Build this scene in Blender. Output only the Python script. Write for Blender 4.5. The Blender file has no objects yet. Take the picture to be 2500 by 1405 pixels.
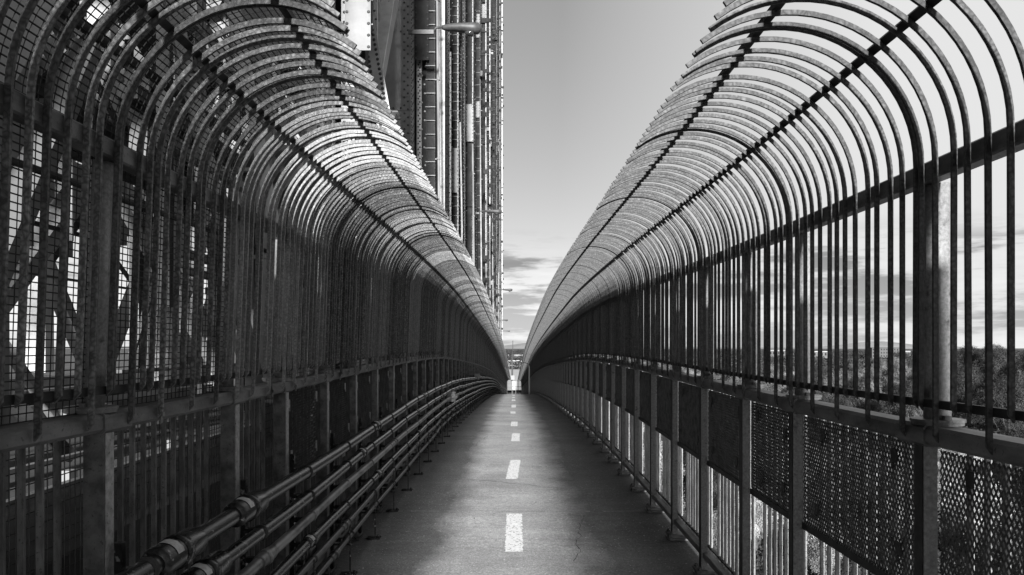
import bpy, math, random
import numpy as np
from mathutils import Vector, Matrix
R = math.radians
C = bpy.context.scene.collection
SC = bpy.context.scene
random.seed(7)

# ------------------------------------------------------------------ camera, sky, sun, exposure
cam_d = bpy.data.cameras.new('camera'); cam = bpy.data.objects.new('camera', cam_d); C.objects.link(cam)
cam.location = (0.0, 0.0, 1.67); cam.rotation_euler = (R(90), 0, 0)
cam_d.sensor_width = 36.0; cam_d.lens = 36.0 * 1800 / 2500
cam_d.shift_x = -0.002; cam_d.shift_y = 145.5 / 2500
cam_d.clip_start = 0.05; cam_d.clip_end = 30000
SC.camera = cam
SUN_EL, SUN_AZ = 16.0, -1.6            # elevation; degrees to the left of straight behind the camera
SUN_POWER, SKY_POWER = 3.9, 0.076
SC.view_settings.view_transform = 'Standard'; SC.view_settings.look = 'None'
SC.view_settings.exposure = 1.6; SC.view_settings.gamma = 1.0

sd = bpy.data.lights.new('sun', 'SUN'); sun = bpy.data.objects.new('sun', sd); C.objects.link(sun)
sd.energy = SUN_POWER; sd.angle = R(3.5); sd.color = (1.0, 1.0, 1.0)
S = Vector((-math.sin(R(SUN_AZ)) * math.cos(R(SUN_EL)), -math.cos(R(SUN_AZ)) * math.cos(R(SUN_EL)), math.sin(R(SUN_EL))))
sun.rotation_euler = S.to_track_quat('Z', 'Y').to_euler()

W = bpy.data.worlds.new('World'); SC.world = W; W.use_nodes = True
wt = W.node_tree; wn = wt.nodes; wl = wt.links; wn.clear()
def N(nodes, t, **kw):
    n = nodes.new(t)
    for k, v in kw.items(): setattr(n, k, v)
    return n
def math_node(nt, op, a, b=None):
    n = nt.nodes.new('ShaderNodeMath'); n.operation = op
    for i, v in enumerate((a, b)):
        if v is None: continue
        if isinstance(v, (int, float)): n.inputs[i].default_value = v
        else: nt.links.new(v, n.inputs[i])
    return n.outputs[0]
sky = N(wn, 'ShaderNodeTexSky', sky_type='NISHITA', sun_disc=False, sun_elevation=R(SUN_EL), sun_rotation=R(180 + SUN_AZ))
sky.altitude = 50; sky.air_density = 1.0; sky.dust_density = 0.7
sep = N(wn, 'ShaderNodeSeparateColor'); wl.new(sky.outputs[0], sep.inputs[0])
bw = math_node(wt, 'ADD', math_node(wt, 'MULTIPLY', sep.outputs[0], 0.9), math_node(wt, 'MULTIPLY', sep.outputs[1], 0.1))
tc = N(wn, 'ShaderNodeTexCoord'); sx = N(wn, 'ShaderNodeSeparateXYZ'); wl.new(tc.outputs['Generated'], sx.inputs[0])
mp = N(wn, 'ShaderNodeMapping'); mp.inputs['Scale'].default_value = (2.8, 2.8, 19.0); mp.inputs['Location'].default_value = (3.1, 0.4, 0.35)
wl.new(tc.outputs['Generated'], mp.inputs[0])
no = N(wn, 'ShaderNodeTexNoise'); no.inputs['Scale'].default_value = 1.5; no.inputs['Detail'].default_value = 12; no.inputs['Roughness'].default_value = 0.62
wl.new(mp.outputs[0], no.inputs['Vector'])
def ramp(nt, src, stops, interp='LINEAR'):
    r = nt.nodes.new('ShaderNodeValToRGB'); r.color_ramp.interpolation = interp
    e = r.color_ramp.elements
    e[0].position, e[0].color = stops[0][0], (*[stops[0][1]] * 3, 1)
    e[1].position, e[1].color = stops[-1][0], (*[stops[-1][1]] * 3, 1)
    for p, v in stops[1:-1]:
        q = e.new(p); q.color = (v, v, v, 1)
    nt.links.new(src, r.inputs[0]); return r.outputs[0]
cloud = ramp(wt, no.outputs[0], [(0.49, 0.0), (0.57, 1.0)])
band = ramp(wt, sx.outputs[2], [(0.0, 0.55), (0.05, 0.75), (0.115, 1.0), (0.135, 0.3), (0.16, 0.0)])
cm = math_node(wt, 'MULTIPLY', cloud, band)
bright = ramp(wt, no.outputs[0], [(0.40, 1.0), (0.49, 0.0)])
bm_ = math_node(wt, 'MULTIPLY', bright, ramp(wt, sx.outputs[2], [(0.0, 0.8), (0.1, 0.5), (0.15, 0.0)]))
fac = math_node(wt, 'SUBTRACT', 1.0, math_node(wt, 'MULTIPLY', cm, 0.6))
fac = math_node(wt, 'ADD', fac, math_node(wt, 'MULTIPLY', bm_, 0.15))
veil = ramp(wt, sx.outputs[0], [(0.06, 0.0), (0.42, 1.0)])
veil = math_node(wt, 'MULTIPLY', veil, ramp(wt, sx.outputs[1], [(0.0, 0.0), (0.5, 1.0)]))
bwv = math_node(wt, 'ADD', math_node(wt, 'MULTIPLY', bw, math_node(wt, 'SUBTRACT', 1.0, veil)), math_node(wt, 'MULTIPLY', veil, 5.4))
tot = math_node(wt, 'MULTIPLY', math_node(wt, 'MULTIPLY', math_node(wt, 'POWER', bwv, 0.7), 1.06), fac)
comb = N(wn, 'ShaderNodeCombineColor')
for i in range(3): wl.new(tot, comb.inputs[i])
bg = N(wn, 'ShaderNodeBackground'); bg.inputs[1].default_value = SKY_POWER; wl.new(comb.outputs[0], bg.inputs[0])
wo = N(wn, 'ShaderNodeOutputWorld'); wl.new(bg.outputs[0], wo.inputs[0])

# ------------------------------------------------------------------ materials (all grey: the photograph is black and white)
def mat(name, lo, hi, rough=0.6, metal=0.0, scale=8.0, detail=6, kind='noise', stretch=(1, 1, 1), bump=0.0, a=0.35, b=0.65, speck=None, obj_coords=False, spec=0.3, vary=None):
    m = bpy.data.materials.new(name); m.use_nodes = True; nt = m.node_tree; nt.nodes.clear()
    o = nt.nodes.new('ShaderNodeOutputMaterial'); p = nt.nodes.new('ShaderNodeBsdfPrincipled'); nt.links.new(p.outputs[0], o.inputs[0])
    if obj_coords:
        t = nt.nodes.new('ShaderNodeTexCoord'); src = t.outputs['Object']
    else:
        t = nt.nodes.new('ShaderNodeNewGeometry'); src = t.outputs['Position']
    mpn = nt.nodes.new('ShaderNodeMapping'); mpn.inputs['Scale'].default_value = stretch; nt.links.new(src, mpn.inputs[0])
    if kind == 'voronoi':
        v = nt.nodes.new('ShaderNodeTexVoronoi'); v.feature = 'DISTANCE_TO_EDGE'; v.inputs['Scale'].default_value = scale * 1.3
        nz0 = nt.nodes.new('ShaderNodeTexNoise'); nz0.inputs['Scale'].default_value = scale * 0.6; nz0.inputs['Detail'].default_value = 4
        nt.links.new(mpn.outputs[0], v.inputs['Vector']); nt.links.new(mpn.outputs[0], nz0.inputs['Vector'])
        e = math_node(nt, 'MULTIPLY', v.outputs['Distance'], 1.8)
        f = math_node(nt, 'ADD', math_node(nt, 'MULTIPLY', e, 0.45), math_node(nt, 'MULTIPLY', nz0.outputs[0], 0.55))
    else:
        nz = nt.nodes.new('ShaderNodeTexNoise'); nz.inputs['Scale'].default_value = scale; nz.inputs['Detail'].default_value = detail
        nz.inputs['Roughness'].default_value = 0.62; nt.links.new(mpn.outputs[0], nz.inputs['Vector']); f = nz.outputs[0]
    col = ramp(nt, f, [(a, lo), (b, hi)])
    if vary:
        sy = nt.nodes.new('ShaderNodeSeparateXYZ'); nt.links.new(src, sy.inputs[0])
        wn_ = nt.nodes.new('ShaderNodeTexNoise'); wn_.noise_dimensions = '1D'; wn_.inputs['Scale'].default_value = 7.0; wn_.inputs['Detail'].default_value = 3
        nt.links.new(sy.outputs[1], wn_.inputs['W']); vv = ramp(nt, wn_.outputs[0], [(0.36, vary[0]), (0.64, vary[1])])
        mv = nt.nodes.new('ShaderNodeMix'); mv.data_type = 'RGBA'; mv.blend_type = 'MULTIPLY'; mv.inputs[0].default_value = 1
        nt.links.new(col, mv.inputs[6]); nt.links.new(vv, mv.inputs[7]); col = mv.outputs[2]
    if speck:
        n2 = nt.nodes.new('ShaderNodeTexNoise'); n2.inputs['Scale'].default_value = speck[0]; n2.inputs['Detail'].default_value = 3
        nt.links.new(src, n2.inputs['Vector'])
        s2 = ramp(nt, n2.outputs[0], [(speck[1], 0.0), (speck[2], 1.0)])
        mx = nt.nodes.new('ShaderNodeMix'); mx.data_type = 'RGBA'; nt.links.new(s2, mx.inputs[0]); nt.links.new(col, mx.inputs[6])
        mx.inputs[7].default_value = (speck[3],) * 3 + (1,); col = mx.outputs[2]
    nt.links.new(col, p.inputs['Base Color'])
    p.inputs['Roughness'].default_value = rough; p.inputs['Metallic'].default_value = metal
    p.inputs['Specular IOR Level'].default_value = spec
    if bump:
        bp = nt.nodes.new('ShaderNodeBump'); bp.inputs['Strength'].default_value = bump; bp.inputs['Distance'].default_value = 0.01
        nt.links.new(f, bp.inputs['Height']); nt.links.new(bp.outputs[0], p.inputs['Normal'])
    return m
M = {}
M['rib_dark'] = mat('shaded_bar', 0.05, 0.25, 0.6, 0.1, 42, kind='voronoi', bump=0.12, vary=(0.4, 1.0), a=0.25, b=0.7, speck=(110, 0.58, 0.68, 0.06))  # left bar tone for stretches in truss shade, painted by colour
M['rib'] = mat('galvanised_bar', 0.01, 0.12, 0.55, 0.15, 42, kind='voronoi', bump=0.12, vary=(0.55, 1.0), a=0.2, b=0.75, speck=(160, 0.56, 0.66, 0.03))
M['rib_pale'] = mat('sunlit_bar', 0.1, 0.28, 0.5, 0.15, 42, kind='voronoi', bump=0.12, vary=(0.7, 1.0), a=0.2, b=0.75, speck=(160, 0.6, 0.7, 0.05))  # left bar tone for sunlit stretches: same bars, lighter colour
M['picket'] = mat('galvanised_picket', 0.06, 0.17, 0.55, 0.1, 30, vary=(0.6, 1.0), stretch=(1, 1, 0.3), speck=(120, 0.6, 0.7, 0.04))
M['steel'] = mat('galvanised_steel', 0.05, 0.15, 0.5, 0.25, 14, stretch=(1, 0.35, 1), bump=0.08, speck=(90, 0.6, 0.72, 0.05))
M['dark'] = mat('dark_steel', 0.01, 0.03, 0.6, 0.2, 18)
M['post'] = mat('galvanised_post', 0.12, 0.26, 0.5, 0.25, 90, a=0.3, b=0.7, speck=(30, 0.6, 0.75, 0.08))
M['mesh'] = mat('expanded_metal', 0.04, 0.1, 0.55, 0.3, 20)
M['wire'] = mat('wire_mesh_steel', 0.008, 0.02, 0.6, 0.2, 20)
M['pvc'] = mat('dark_pipe_coating', 0.004, 0.011, 0.24, 0.0, 7, stretch=(1, 0.4, 1), speck=(34, 0.62, 0.68, 0.12), spec=0.45)
M['pvc_light'] = mat('worn_grey_pipe', 0.04, 0.15, 0.38, 0.1, 6, stretch=(1, 0.5, 1), a=0.42, b=0.55, spec=0.5)
M['pipe_steel'] = mat('small_pipe_steel', 0.02, 0.05, 0.35, 0.3, 14, spec=0.5)
M['label'] = mat('pale_sticker', 0.25, 0.4, 0.6, 0, 40)
M['truss'] = mat('grey_truss_paint', 0.13, 0.21, 0.5, 0.0, 1.3, speck=(3.5, 0.62, 0.8, 0.08), bump=0.03)
M['truss_pale'] = mat('pale_truss_paint', 0.3, 0.45, 0.6, 0.0, 2.5, speck=(14, 0.64, 0.75, 0.2))
M['truss_dark'] = mat('dark_truss_paint', 0.012, 0.035, 0.9, 0.0, 2)  # darkest of the truss tones
M['rivet'] = mat('rivet_heads', 0.03, 0.07, 0.6, 0, 5)  # darker than the plates: relief shading put into the rivet colour
M['round_post'] = mat('galvanised_round_post', 0.13, 0.28, 0.45, 0.1, 90, a=0.3, b=0.7, speck=(30, 0.6, 0.75, 0.05))
M['picket_pale'] = mat('sunlit_picket', 0.22, 0.42, 0.5, 0.1, 30, vary=(0.6, 1.0), stretch=(1, 1, 0.3), speck=(120, 0.6, 0.7, 0.04))  # paler picket tone painting the sunlight on the right side
M['conduit'] = mat('pale_conduit', 0.2, 0.32, 0.5, 0.1, 6)
M['lamp'] = mat('lamp_housing', 0.05, 0.08, 0.5, 0.2, 9)
M['glass'] = mat('lamp_lens', 0.03, 0.05, 0.1, 0.0, 9)
M['white'] = mat('white_paint', 0.75, 0.82, 0.5, 0.0, 8)
M['concrete'] = mat('pale_concrete', 0.38, 0.5, 0.9, 0.0, 0.8)
M['plaza'] = mat('pale_plaza_concrete', 0.35, 0.42, 0.9, 0.0, 0.05)
M['brick'] = mat('brick_wall', 0.07, 0.1, 0.9, 0.0, 0.6)
M['bwall'] = mat('pale_wall', 0.08, 0.12, 0.9, 0.0, 0.2)
M['window'] = mat('dark_window', 0.01, 0.02, 0.2, 0.0, 1)
M['asphalt'] = mat('asphalt', 0.04, 0.06, 0.9, 0.0, 2)
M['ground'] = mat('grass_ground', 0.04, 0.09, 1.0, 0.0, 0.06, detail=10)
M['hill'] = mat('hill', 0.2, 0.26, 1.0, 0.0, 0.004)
M['leafA'] = mat('leaves_dark', 0.012, 0.045, 0.8, 0.0, 0.6, detail=5, a=0.42, b=0.6)
M['leafB'] = mat('leaves_mid', 0.04, 0.16, 0.8, 0.0, 0.6, detail=5, a=0.42, b=0.6)
M['leafC'] = mat('leaves_pale', 0.12, 0.38, 0.8, 0.0, 0.6, detail=5, a=0.42, b=0.6)
M['bark'] = mat('bark', 0.04, 0.09, 0.9, 0.0, 6)

def floor_mat():
    m = bpy.data.materials.new('path_concrete'); m.use_nodes = True; nt = m.node_tree; nt.nodes.clear(); L = nt.links
    o = nt.nodes.new('ShaderNodeOutputMaterial'); p = nt.nodes.new('ShaderNodeBsdfPrincipled'); L.new(p.outputs[0], o.inputs[0])
    g = nt.nodes.new('ShaderNodeNewGeometry')
    def nz(scale, det, st=(1, 1, 1), ro=0.6):
        mpn = nt.nodes.new('ShaderNodeMapping'); mpn.inputs['Scale'].default_value = st; L.new(g.outputs['Position'], mpn.inputs[0])
        n = nt.nodes.new('ShaderNodeTexNoise'); n.inputs['Scale'].default_value = scale; n.inputs['Detail'].default_value = det
        n.inputs['Roughness'].default_value = ro; L.new(mpn.outputs[0], n.inputs['Vector']); return n.outputs[0]
    big = ramp(nt, nz(1.1, 6, (1, 0.9, 1)), [(0.3, 0.7), (0.7, 1.15)])
    streak = ramp(nt, nz(5, 6, (0.35, 2.2, 1)), [(0.3, 0.86), (0.7, 1.08)])
    fine = math_node(nt, 'MULTIPLY', ramp(nt, nz(75, 4, ro=0.75), [(0.32, 0.55), (0.68, 1.4)]), ramp(nt, nz(24, 5, ro=0.7), [(0.3, 0.8), (0.7, 1.2)]))
    chips = ramp(nt, nz(48, 2, ro=0.85), [(0.66, 0.0), (0.72, 0.4)])
    c = math_node(nt, 'MULTIPLY', math_node(nt, 'MULTIPLY', big, streak), fine)
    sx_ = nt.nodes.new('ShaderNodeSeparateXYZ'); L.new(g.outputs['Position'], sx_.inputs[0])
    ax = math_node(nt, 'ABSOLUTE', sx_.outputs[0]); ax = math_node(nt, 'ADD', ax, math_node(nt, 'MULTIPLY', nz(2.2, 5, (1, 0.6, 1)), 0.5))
    grime_and_shade = ramp(nt, ax, [(0.66, 1.0), (0.95, 0.30)])     # grimier margins, darkened further to paint shade beside the lit middle
    c = math_node(nt, 'ADD', math_node(nt, 'MULTIPLY', math_node(nt, 'MULTIPLY', c, grime_and_shade), 0.37), chips)
    cb = nt.nodes.new('ShaderNodeCombineColor')
    for i in range(3): L.new(c, cb.inputs[i])
    L.new(cb.outputs[0], p.inputs['Base Color']); p.inputs['Roughness'].default_value = 0.8; p.inputs['Specular IOR Level'].default_value = 0.2
    bp = nt.nodes.new('ShaderNodeBump'); bp.inputs['Strength'].default_value = 0.35; bp.inputs['Distance'].default_value = 0.004
    L.new(nz(140, 4), bp.inputs['Height']); L.new(bp.outputs[0], p.inputs['Normal'])
    return m
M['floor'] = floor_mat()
def dash_mat():
    m = mat('worn_white_line_paint', 0.66, 0.8, 0.7, 0, 22, speck=(45, 0.585, 0.63, 0.16)); return m
M['dash'] = dash_mat()
M['edge'] = mat('sunlit_edge_steel', 0.16, 0.32, 0.45, 0.1, 40, speck=(70, 0.62, 0.7, 0.05))  # pale tone standing in for sunlight on the left post edges

# ------------------------------------------------------------------ helpers
def tag(o, label=None, cat=None, group=None, kind=None):
    if label: o['label'] = label
    if cat: o['category'] = cat
    if group: o['group'] = group
    if kind: o['kind'] = kind
    return o
def empty(name, loc=(0, 0, 0), label=None, cat=None, group=None, kind=None):
    o = bpy.data.objects.new(name, None); C.objects.link(o); o.location = loc; o.empty_display_size = 0.2
    return tag(o, label, cat, group, kind)
class MB:
    def __init__(s): s.v = []; s.f = []
    def add(s, vs, fs):
        n = len(s.v); s.v.extend(vs); s.f.extend([tuple(i + n for i in f) for f in fs]); return s
    def box(s, x0, x1, y0, y1, z0, z1):
        return s.add([(x0,y0,z0),(x1,y0,z0),(x1,y1,z0),(x0,y1,z0),(x0,y0,z1),(x1,y0,z1),(x1,y1,z1),(x0,y1,z1)],
                     [(0,3,2,1),(4,5,6,7),(0,1,5,4),(1,2,6,5),(2,3,7,6),(3,0,4,7)])
    def bar(s, p, q, w, h, up=(0, 0, 1)):
        p = Vector(p); q = Vector(q); d = (q - p)
        if d.length < 1e-6: return s
        d.normalize(); u = Vector(up)
        a = d.cross(u)
        if a.length < 1e-3: a = d.cross(Vector((0, 1, 0)))
        a.normalize(); b = a.cross(d).normalized(); a = a * w / 2; b = b * h / 2
        vs = [tuple(c + x * a + y * b) for c in (p, q) for x, y in ((-1,-1),(1,-1),(1,1),(-1,1))]
        return s.add(vs, [(0,3,2,1),(4,5,6,7),(0,1,5,4),(1,2,6,5),(2,3,7,6),(3,0,4,7)])
    def tube(s, pts, r, n=10, cap=True):
        pts = [Vector(p) for p in pts]; m = len(pts)
        rs = r if isinstance(r, (list, tuple)) else [r] * m
        base = len(s.v); ref = None
        for i, p in enumerate(pts):
            d = (pts[min(i+1, m-1)] - pts[max(i-1, 0)]).normalized()
            if ref is None:
                ref = Vector((0, 0, 1)) if abs(d.z) < 0.9 else Vector((1, 0, 0))
            a = d.cross(ref)
            if a.length < 1e-3: a = d.cross(Vector((0, 1, 0)))
            a.normalize(); b = a.cross(d)
            for k in range(n):
                t = 2 * math.pi * k / n
                s.v.append(tuple(p + rs[i] * (math.cos(t) * a + math.sin(t) * b)))
        for i in range(m - 1):
            for k in range(n):
                s.f.append((base+i*n+k, base+i*n+(k+1) % n, base+(i+1)*n+(k+1) % n, base+(i+1)*n+k))
        if cap:
            s.f.append(tuple(base + k for k in reversed(range(n)))); s.f.append(tuple(base + (m-1)*n + k for k in range(n)))
        return s
    def sweep(s, prof, pts):     # prof: closed (x,z) outline carried along pts (dx, y, dz)
        n = len(prof); base = len(s.v)
        for (dx, y, dz) in pts:
            for (x, z) in prof: s.v.append((x + dx, y, z + dz))
        m = len(pts)
        for i in range(m - 1):
            for k in range(n):
                s.f.append((base+i*n+k, base+i*n+(k+1) % n, base+(i+1)*n+(k+1) % n, base+(i+1)*n+k))
        s.f.append(tuple(base + k for k in range(n))); s.f.append(tuple(base + (m-1)*n + k for k in reversed(range(n))))
        return s
    def dome(s, c, r, nrm, n=6):
        c = Vector(c); nrm = Vector(nrm).normalized()
        a = nrm.cross(Vector((0.3, 0.5, 0.8))).normalized(); b = nrm.cross(a)
        base = len(s.v)
        for (rr, hh) in ((1.0, 0.0), (0.75, 0.5)):
            for k in range(n):
                t = 2 * math.pi * k / n; s.v.append(tuple(c + r * rr * (math.cos(t) * a + math.sin(t) * b) + nrm * r * hh))
        s.v.append(tuple(c + nrm * r * 0.7))
        for k in range(n):
            s.f.append((base+k, base+(k+1) % n, base+n+(k+1) % n, base+n+k)); s.f.append((base+n+k, base+n+(k+1) % n, base+2*n))
        return s
    def mesh(s, name, m, smooth=False):
        me = bpy.data.meshes.new(name); me.from_pydata(s.v, [], s.f); me.materials.append(m)
        if smooth: me.polygons.foreach_set('use_smooth', [True] * len(me.polygons))
        me.update(); return me
    def build(s, name, m, parent=None, smooth=False, loc=None):
        return put(name, s.mesh(name, m, smooth), parent, loc)
def put(name, me, parent=None, loc=None, rot=None):
    o = bpy.data.objects.new(name, me); C.objects.link(o)
    if parent: o.parent = parent
    if loc: o.location = loc
    if rot: o.rotation_euler = rot
    return o
def rrect(x0, x1, z0, z1, r=0.008):
    return [(x0+r,z0),(x1-r,z0),(x1,z0+r),(x1,z1-r),(x1-r,z1),(x0+r,z1),(x0,z1-r),(x0,z0+r)]

# ------------------------------------------------------------------ height of the path along its length
KD = np.array([-30, -6, 0, 3.5, 5.3, 8, 11, 14, 18, 23, 27, 37, 45, 62, 90, 132, 150], float)
KZ = np.array([-0.9, -0.12, 0, 0.01, 0.035, 0.075, 0.09, 0.065, -0.05, -0.22, -0.37, -0.81, -1.22, -2.33, -4.18, -6.95, -7.9], float)
def _slopes(x, y):
    h = np.diff(x); d = np.diff(y) / h; m = np.zeros(len(x)); m[0] = d[0]; m[-1] = d[-1]
    for i in range(1, len(x) - 1): m[i] = (d[i-1] * h[i] + d[i] * h[i-1]) / (h[i] + h[i-1])
    return m
KM = _slopes(KD, KZ)
def Z(d):
    i = int(np.clip(np.searchsorted(KD, d) - 1, 0, len(KD) - 2)); h = KD[i+1] - KD[i]; t = (d - KD[i]) / h
    return float((2*t**3-3*t**2+1)*KZ[i] + (t**3-2*t**2+t)*h*KM[i] + (-2*t**3+3*t**2)*KZ[i+1] + (t**3-t**2)*h*KM[i+1])
def slope(d): return (Z(d + 0.2) - Z(d - 0.2)) / 0.4
D0, D1 = -9.0, 131.0
POSTS = [2.4 - 0.97 * k for k in range(12, 0, -1)] + [2.4, 3.52, 4.3, 5.25, 6.2, 7.17]
while POSTS[-1] < D1: POSTS.append(POSTS[-1] + 0.975)
ys = [D0 - 1 + i for i in range(0, int(D1 - D0) + 3)]

# ------------------------------------------------------------------ the path
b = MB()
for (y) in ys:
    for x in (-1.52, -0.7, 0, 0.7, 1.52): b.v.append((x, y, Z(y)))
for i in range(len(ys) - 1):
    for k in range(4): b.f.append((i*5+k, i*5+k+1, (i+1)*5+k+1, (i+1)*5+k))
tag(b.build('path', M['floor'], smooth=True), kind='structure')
b = MB()
b.sweep([(-1.5, -0.45), (1.5, -0.45), (1.5, -0.02), (-1.5, -0.02)], [(0, y, Z(y)) for y in ys])
tag(b.build('path_slab', M['truss_dark']), kind='structure')
# joints across the path: narrow pale lines of crumbled filler
b = MB()
for y in (7.2, 12.9, 19.7, 26.0, 31.5, 38):
    x = -1.3
    while x < 1.3:
        w = random.uniform(0.04, 0.14)
        if random.random() < 0.8:
            y0 = y + random.uniform(-0.004, 0.004) - 0.006 * math.sin(x * 3); t = random.uniform(0.006, 0.013)
            b.add([(x, y0 - t, Z(y) + 0.004), (x + w, y0 - t, Z(y) + 0.004), (x + w, y0 + t, Z(y) + 0.004), (x, y0 + t, Z(y) + 0.004)], [(0, 1, 2, 3)])
        x += w
tag(b.build('path_joints', mat('crumbled_joint', 0.14, 0.3, 0.9, 0, 30)), kind='structure')
b = MB(); rc = random.Random(9)
for (x, y, dx, dy, n_) in ((-0.9, 6.3, 0.03, 0.035, 40), (0.45, 5.6, 0.012, 0.05, 36), (0.95, 8.2, -0.045, 0.02, 34), (-0.35, 9.9, 0.05, -0.012, 30), (0.2, 13.4, 0.05, 0.03, 22), (-0.7, 11.2, 0.01, 0.08, 26)):
    for k in range(n_):
        x2 = x + dx + rc.gauss(0, 0.014); y2 = y + dy + rc.gauss(0, 0.018); t = rc.uniform(0.002, 0.005)
        b.add([(x - t, y - t, Z(y) + 0.0035), (x2 - t, y2 - t, Z(y2) + 0.0035), (x2 + t, y2 + t, Z(y2) + 0.0035), (x + t, y + t, Z(y) + 0.0035)], [(0, 1, 2, 3)]); x, y = x2, y2
tag(b.build('path_cracks', M['dark']), kind='structure')
# centre line dashes, brushed by hand, each a little crooked
for i, (y0, y1, xc, sk) in enumerate([(5.85, 7.1, 0.0, 0.0), (8.85, 10.3, -0.005, 0.05), (12.4, 13.65, 0.03, 0.02), (15.2, 16.5, 0.005, 0.01), (19.6, 20.7, -0.03, -0.02),
                                   (23.0, 25.2, -0.01, 0.01), (29.0, 31.0, -0.02, 0), (33.5, 35.3, -0.02, 0.0), (38.5, 40.5, -0.02, 0.0), (43, 44.6, -0.02, 0)]):
    b = MB(); n = 60
    for k in range(n + 1):
        t = k / n; y = y0 + (y1 - y0) * t
        e0 = random.gauss(0, 0.0045); e1 = random.gauss(0, 0.0055)
        if k in (0, n): e0 += 0.006; e1 -= 0.006
        cx = xc + sk * (t - 0.5)
        b.v.append((cx - 0.072 + e0, y, Z(y) + 0.004)); b.v.append((cx + 0.072 + e1, y, Z(y) + 0.004))
    for k in range(n): b.f.append((2*k, 2*k+1, 2*k+3, 2*k+2))
    tag(b.build('lane_marking', M['dash']), kind='structure')

# ------------------------------------------------------------------ railings and cages
UP = (0, 0, 1)
class Side:
    pass
LS = Side(); LS.s = -1; LS.name = 'left'; LS.zt = 1.45; LS.zm = 2.33; LS.lean = 0.035; LS.roll = 0.0
RS = Side(); RS.s = 1; RS.name = 'right'; RS.zt = 1.41; RS.zm = 2.255; RS.lean = 0.0

def rib_path(sd_, zb, nseg, off=0.0, a1=127):
    """centre line of a bent bar in the x,z plane (x outward positive before mirroring)"""
    X = 1.315 + off; r = 0.455 + off; cx = 1.315 - 0.455; zc = sd_.zm + 0.0
    pts = [(X + (0 if True else 0), zb)]
    pts.append((X, sd_.zm - 0.10))
    for k in range(nseg + 1):
        a = math.radians(a1 * k / nseg); pts.append((cx + r * math.cos(a), zc + r * math.sin(a)))
    out = []
    for (x, z) in pts:
        # the left cage leans a little towards the path
        t = max(0.0, z - sd_.zt)
        out.append((sd_.s * (x - sd_.lean * t), z))
    return out
def rib_mb(sd_, y, zb, nseg, wr=0.0155, wy=0.010, b=None, dz=0.0, point=False):
    b = b or MB(); wr = wr * (1.2 if sd_.s < 0 else 1.0); pts = rib_path(sd_, zb, nseg); m = len(pts); base = len(b.v)
    for i, (x, z) in enumerate(pts):
        x0, z0 = pts[max(i-1, 0)]; x1, z1 = pts[min(i+1, m-1)]
        tx, tz = x1 - x0, z1 - z0; l = math.hypot(tx, tz); nx, nz_ = -tz / l, tx / l
        cut = 0.022 if (i == 0) else 0.0
        for (sn, sy) in ((-1, -1), (1, -1), (1, 1), (-1, 1)):
            b.v.append((x + sn * wr/2 * nx, y + sy * wy/2, z + sn * wr/2 * nz_ + dz + (cut if sn * sd_.s > 0 else 0)))
    for i in range(m - 1):
        for k in range(4): b.f.append((base+i*4+k, base+i*4+(k+1) % 4, base+(i+1)*4+(k+1) % 4, base+(i+1)*4+k))
    b.f.append((base, base+1, base+2, base+3)); b.f.append(tuple(base+(m-1)*4+k for k in (3, 2, 1, 0)))
    return b

# expanded metal sheet, one metre wide, cells as folded ribbons (shared by every bay)
def expanded_mesh(L, H, cy=0.022, cz=0.035, w=0.0030, t=0.003):
    b = MB(); ny = int(L / cy); nz_ = int(H / (cz / 2))
    for j in range(nz_):
        for i in range(ny):
            y0 = i * cy + (cy / 2 if j % 2 else 0); z0 = j * cz / 2
            pm = (y0 + cy / 2, z0)
            for sgn in (-1, 1):
                q = (pm[0] + sgn * cy / 2, z0 + cz / 2)
                if not (-0.001 <= q[0] <= L + 0.001) or pm[0] > L: continue
                dy, dz = q[0] - pm[0], q[1] - pm[1]; l = math.hypot(dy, dz); ny_, nz2 = -dz / l * w / 2, dy / l * w / 2
                x0, x1 = (-t/2 - 0.001, t/2 - 0.001) if sgn < 0 else (-t/2 + 0.001, t/2 + 0.001)
                vs = [(x0, pm[0]-ny_, pm[1]-nz2), (x1, pm[0]+ny_, pm[1]+nz2), (x0, q[0]-ny_, q[1]-nz2), (x1, q[0]+ny_, q[1]+nz2),
                      (x0+0.0015, pm[0]-ny_, pm[1]-nz2), (x1+0.0015, pm[0]+ny_, pm[1]+nz2), (x0+0.0015, q[0]-ny_, q[1]-nz2), (x1+0.0015, q[0]+ny_, q[1]+nz2)]
                b.add(vs, [(0, 2, 3, 1), (4, 5, 7, 6), (0, 4, 6, 2), (1, 3, 7, 5)])
    return b
EXP = {}
def exp_mesh(L, H):
    key = (round(L, 2), round(H, 2))
    if key not in EXP: EXP[key] = expanded_mesh(L, H).mesh('mesh_panel', M['mesh'])
    return EXP[key]
def expanded_far(L, H):
    return exp_mesh(L, H)

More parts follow.
